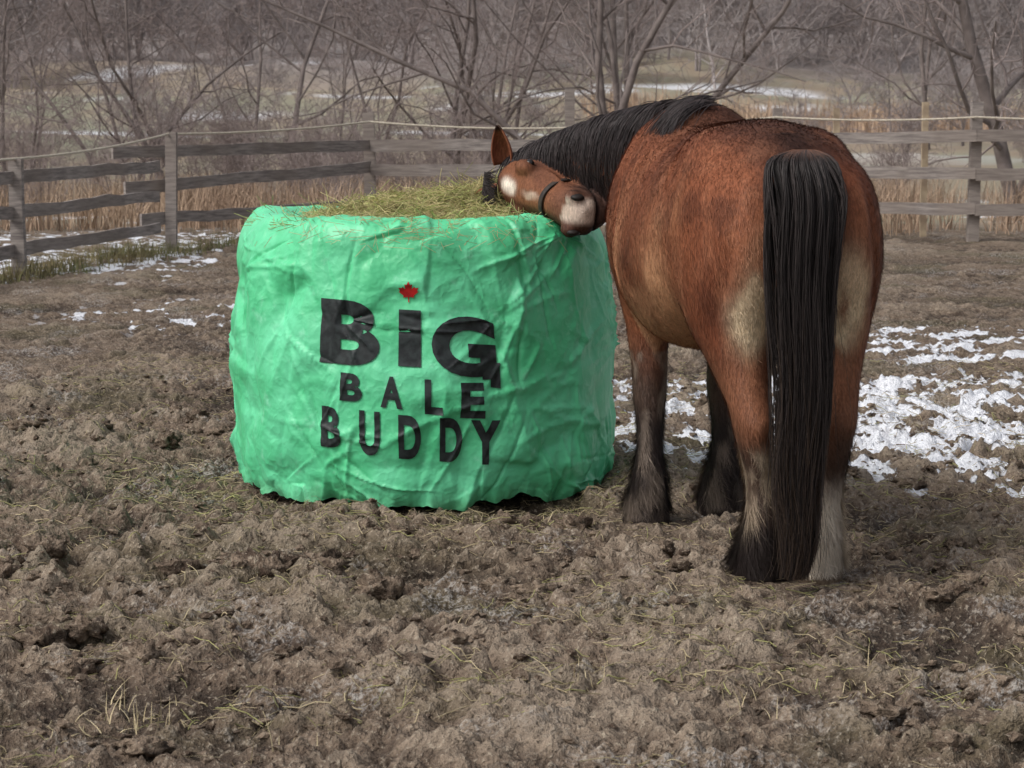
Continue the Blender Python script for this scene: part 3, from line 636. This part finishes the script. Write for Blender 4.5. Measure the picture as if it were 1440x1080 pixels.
def board(p,q,th,hgt,mat,name):
    p=Vector(p);q=Vector(q);d=(q-p);L=d.length;d.normalize();up=Vector((0,0,1)) if abs(d.z)<.9 else Vector((0,1,0))
    sd=d.cross(up).normalized();up=sd.cross(d)
    bm=bmesh.new();n=max(2,int(L/.4));prev=None
    for i in range(n+1):
        t=i/n;c=p.lerp(q,t)+up*random.gauss(0,.008)+sd*random.gauss(0,.004)
        hh=hgt/2*(1+random.gauss(0,.05));vs=[bm.verts.new(c+sd*a*th/2+up*b_*hh) for a,b_ in((-1,-1),(1,-1),(1,1),(-1,1))]
        if prev:
            for k in range(4): bm.faces.new((prev[k],prev[(k+1)%4],vs[(k+1)%4],vs[k]))
        else: bm.faces.new(vs[::-1])
        prev=vs
    bm.faces.new(prev);bmesh.ops.bevel(bm,geom=[e for e in bm.edges if e.calc_face_angle(0)>.8],offset=.006,segments=1,affect='EDGES')
    me=bpy.data.meshes.new(name);bm.normal_update();bm.to_mesh(me);bm.free();me.materials.append(mat)
    ob=bpy.data.objects.new(name,me);scene.collection.objects.link(ob);ob.parent=fence
posts=[(-6.7,13.9,1.2,.13),(-5.82,18.4,1.2,.13),(-4.96,22.9,1.18,.13),(-4.10,27.4,1.42,.13),(-1.90,30.8,1.66,.15),(.80,30.6,1.98,.13),(3.5,30.4,1.72,.12),(5.98,29.6,1.80,.14),(8.6,29.4,1.6,.13),(11.2,29.2,1.6,.13)]
for x,y,h,w in posts: board((x,y,-.1),(x+random.gauss(0,.02),y,h),w,w,M_wood,'post')
for x,y,h in((4.32,30.5,1.72),(5.5,30.5,1.80)): board((x,y,-.1),(x,y,h),.08,.08,M_pale,'pale_post')
def rails(pts,offs,th=.035,hg=.14,ny=-.09):
    for k in range(len(pts)-1):
        for j in range(len(offs[0])):
            (x0,y0),(x1,y1)=pts[k],pts[k+1];board((x0,y0+ny,offs[k][j]),(x1,y1+ny,offs[k+1][j]),th,hg,M_wood,'rail')
rails([(-6.7,13.9),(-5.85,18.4),(-4.99,22.9),(-4.16,26.9)],[(1.0,.66,.28)]*2+[(.99,.65,.27),(1.02,.68,.3)],.035,.13,0)
for z0,z1,xs_ in((1.18,1.22,-4.72),(.76,.93,-4.58),(.39,.44,-4.4)):
    board((xs_,27.0,z0),(-1.9,30.68,z1),.035,.14,M_wood,'rail')
rails([(-1.9,30.75),(.8,30.55),(3.5,30.35),(5.98,29.55),(8.6,29.35),(11.2,29.15)],[(1.23,.90,.42),(1.24,.9,.42),(1.30,.88,.42),(1.36,.88,.41),(1.36,.88,.41),(1.3,.85,.4)],.035,.15,-.10)
rp=[(-6.7,13.9,1.22),(-4.96,22.88,1.18),(-4.1,27.35,1.40),(-1.9,30.65,1.54),(.8,30.5,1.46),(3.5,30.3,1.60),(5.98,29.5,1.60),(8.6,29.3,1.62),(11.2,29.1,1.6)]
for a,b_ in zip(rp[:-1],rp[1:]):
    a=np.array(a);b_=np.array(b_);t=np.linspace(0,1,12)[:,None];pl=a+(b_-a)*t;pl[:,2]-=.04*(4*t*(1-t))[:,0]
    V,F=tubes(pl[None],np.full((1,12),.014),6);np_mesh('rope',V,F,M_rope,True,None,None,fence)
# ---------------------------------------------------------------- vegetation behind
M_dry=simple('dry_grass',lin(180,157,134),lin(150,127,109),.35,.9,0,.01,.1,True)
n=2200;x=rng.uniform(-13,16,n);y=rng.uniform(31.5,50,n)
k=np.abs(x/y)<.30;k&=(fbm(x*.22,y*.22,3,61)+.25*sst(38,31,y)>.04);x,y=x[k],y[k]
tufts('tall_dry_grass',x,y,24,.80,.28,M_dry,.008,(.6,1.25),5,.6)
n=1100;x=rng.uniform(-5.4,-1.3,n);y=rng.uniform(22,31,n);dl=np.abs((x+4.1)-(y-27.4)*np.where(y<27.4,.19,.65));kk=dl<.4;x,y=x[kk],y[kk]
M_green=simple('verge_grass',lin(112,118,80),lin(144,130,98),1.5,.9,0,.01,.1,True)
tufts('fence_line_grass',x,y,22,.22,.15,M_green,.005,(.5,1.1),4,.8)
n=900;x=rng.uniform(4,32,n);y=rng.uniform(84,104,n);k=fbm(x*.15,y*.15,2,66)>-.2;x,y=x[k],y[k];tufts('reed_bed',x,y,14,1.3,.6,M_dry,.03,(.95,1.3),4,.3)
M_bark=simple('hazy_bark',lin(128,118,114),lin(102,93,90),3,.9,.6,.02,.15)  # bark lightened to paint in the haze over the trees
M_twig=simple('hazy_twigs',lin(154,141,137),lin(132,120,117),2,.9,0,.01,.1)  # twig greys raised, haze is part of this colour too
M_haze=simple('hazy_distant_twigs',lin(166,158,156),lin(144,135,134),.2,.95,0,.01,.05)  # far trees and hedges: distance haze painted in as paler greys
def tree_lines(h,rad,rs,nb=(11,7,5),low=.12,spread=1.0,lean=(0,0),stems=1,maxl=3):
    lv=[[] for _ in range(maxl+1)]
    def br(p,d,L,R,l,K=6):
        pts=[p.copy()];dd=d.copy()
        for i in range(K-1):
            dd=dd+rs.normal(0,.14+.06*l,3);dd[2]+=.05 if l else .02;dd/=np.linalg.norm(dd);pts.append(pts[-1]+dd*L/(K-1))
        pts=np.array(pts);rr=R*np.linspace(1,.3 if l<maxl else .25,K);lv[l].append((pts,rr))
        if l<maxl:
            for j in range(nb[l]):
                t=(low if l==0 else .12)+(1-(low if l==0 else .12))*(j+rs.random())/nb[l];t=min(t,.98);q=t*(K-1);i=int(q);pp=pts[i]+(pts[i+1]-pts[i])*(q-i)
                a=rs.uniform(0,2*np.pi);dirb=(pts[i+1]-pts[i]);dirb/=np.linalg.norm(dirb)
                o=np.cross(dirb,[math.cos(a),math.sin(a),.3]);o/=np.linalg.norm(o)
                nd=dirb*rs.uniform(.35,.8)+o*spread*rs.uniform(.6,1);nd/=np.linalg.norm(nd)
                br(pp,nd,L*rs.uniform(.38,.62)*(1.15-.6*t),R*(1-.7*t)*rs.uniform(.35,.6),l+1)
    for s_ in range(stems):
        d=np.array([lean[0]+rs.normal(0,.10+.12*(stems>1)),lean[1]+rs.normal(0,.1),1.]);d/=np.linalg.norm(d)
        br(np.array([rs.normal(0,.15)*(stems>1),rs.normal(0,.15)*(stems>1),-.1]),d,h*rs.uniform(.75,1),rad*rs.uniform(.7,1),0)
    return lv
def tree_mesh(name,lv,hazy_bark,twig,rmin):
    V=[];F=[];o=0;cnt=[]
    for l,L in enumerate(lv):
        P=np.array([q[0] for q in L]);R=np.maximum(np.array([q[1] for q in L]),rmin);v,f=tubes(P,R,(8,5,3,3)[min(l,3)],o);V.append(v);F.append(f);o+=len(v);cnt.append(len(f))
    F=np.vstack(F);me=np_mesh(name,np.vstack(V),F,hazy_bark,True,link=False);me.materials.append(twig)
    mi=np.zeros(len(me.polygons),np.int32);mi[cnt[0]+cnt[1]:]=1
    if len(me.polygons)==len(F): me.polygons.foreach_set('material_index',mi)
    return me
specs=[
(-10.6,46,7,.07,3,.15,(0,0)),(-11.6,54,6,.06,2,.2,(.1,0)),(-8.5,50,7,.08,3,.1,(.05,0)),(-7.0,49,6.5,.09,3,.15,(-.45,0)),(-6.5,57,7,.08,2,.1,(-.3,0)),
(-5.0,52,10,.13,1,.18,(0,0)),(-4.9,55,6,.06,2,.1,(.3,0)),(-3.4,57,7,.08,2,.1,(-.1,0)),(-1.3,55,9,.12,3,.1,(.1,0)),(-.5,60,9,.1,4,.1,(0,0)),
(1.7,50,10,.14,3,.12,(0,0)),(2.4,54,10,.13,2,.12,(.05,0)),(3.4,60,11,.14,1,.2,(0,0)),(4.0,62,11,.14,1,.2,(.02,0)),
(9.3,42,9,.22,1,.10,(-.1,0)),(10.4,47,9,.15,2,.10,(.1,0)),(12.5,70,9,.12,2,.1,(0,0))]
for i,(x,y,h,rd,st,lo,ln) in enumerate(specs):
    rs=np.random.default_rng(100+i);big=(i==14)
    lv=tree_lines(h,rd*.8,rs,(12 if st==1 else 8,7,5),lo,1.3 if big else .9,ln,st)
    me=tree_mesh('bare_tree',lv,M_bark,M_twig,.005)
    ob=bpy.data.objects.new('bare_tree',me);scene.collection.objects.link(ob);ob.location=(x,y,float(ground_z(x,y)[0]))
thk=empty('brush_thicket')
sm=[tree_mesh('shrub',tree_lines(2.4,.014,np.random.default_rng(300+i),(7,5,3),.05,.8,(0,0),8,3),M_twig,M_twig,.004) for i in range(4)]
for i in range(80):
    y=random.uniform(38,70);x=random.uniform(-.26,.27)*y
    if random.random()<.6 and x>0: continue
    ob=bpy.data.objects.new('shrub',sm[i%4]);scene.collection.objects.link(ob);ob.parent=thk;ob.location=(x,y,float(ground_z(x,y)[0]));s_=random.uniform(.5,1.1);ob.scale=(s_,s_,s_);ob.rotation_euler[2]=random.uniform(0,6.3)
wl=empty('distant_woodland')
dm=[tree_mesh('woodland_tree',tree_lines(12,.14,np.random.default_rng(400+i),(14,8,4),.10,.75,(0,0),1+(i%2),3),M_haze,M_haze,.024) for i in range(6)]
for i in range(430):
    y=158+130*random.random();x=random.uniform(-.27,.27)*y
    if i>400: y=random.uniform(120,160);x=random.choice((random.uniform(-.02,.14),random.uniform(-.28,-.2)))*y
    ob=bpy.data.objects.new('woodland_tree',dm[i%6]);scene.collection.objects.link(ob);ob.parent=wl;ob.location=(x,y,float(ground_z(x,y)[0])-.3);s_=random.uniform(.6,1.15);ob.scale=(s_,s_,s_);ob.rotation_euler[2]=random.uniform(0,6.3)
hr=empty('hedgerow')
for i in range(80):
    y=random.choice((random.uniform(76,84),random.uniform(108,122),random.uniform(145,160)));x=random.uniform(-.25,.28)*y
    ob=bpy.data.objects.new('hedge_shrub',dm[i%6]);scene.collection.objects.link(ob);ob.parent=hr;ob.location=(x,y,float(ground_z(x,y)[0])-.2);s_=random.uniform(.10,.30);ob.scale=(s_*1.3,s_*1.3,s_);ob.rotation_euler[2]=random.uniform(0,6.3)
# ---------------------------------------------------------------- light
w=bpy.data.worlds.new('World');scene.world=w;w.use_nodes=True;nt=w.node_tree
sky=nt.nodes.new('ShaderNodeTexSky');sky.sky_type='NISHITA';sky.sun_disc=False
EL=math.radians(50);AZ=math.radians(-120)
sky.sun_elevation=EL;sky.sun_rotation=AZ;sky.dust_density=5;sky.air_density=1.0;sky.ozone_density=.6
hsv=nt.nodes.new('ShaderNodeHueSaturation');hsv.inputs['Saturation'].default_value=.35
nt.links.new(sky.outputs[0],hsv.inputs['Color']);nt.links.new(hsv.outputs[0],nt.nodes['Background'].inputs['Color']);nt.nodes['Background'].inputs['Strength'].default_value=.15
sun=bpy.data.lights.new('sun','SUN');sun.energy=1.2;sun.angle=math.radians(14);sun.color=(1,.98,.95)
so=bpy.data.objects.new('sun',sun);scene.collection.objects.link(so)
dv=Vector((math.sin(AZ)*math.cos(EL),math.cos(AZ)*math.cos(EL),math.sin(EL)))
so.rotation_euler=dv.to_track_quat('Z','Y').to_euler()
# ---------------------------------------------------------------- camera
cam=bpy.data.cameras.new('camera');cam.lens=80;cam.sensor_width=36;cam.clip_end=2000;cam.clip_start=.1
cam.dof.use_dof=True;cam.dof.focus_distance=9.0;cam.dof.aperture_fstop=10
co=bpy.data.objects.new('camera',cam);scene.collection.objects.link(co);co.location=(0,0,1.58);co.rotation_euler=(math.radians(90-6.65),0,0);scene.camera=co
scene.view_settings.view_transform='Standard';scene.view_settings.look='None';scene.view_settings.exposure=0
print('horse verts',nv,'ground',nr,nc)
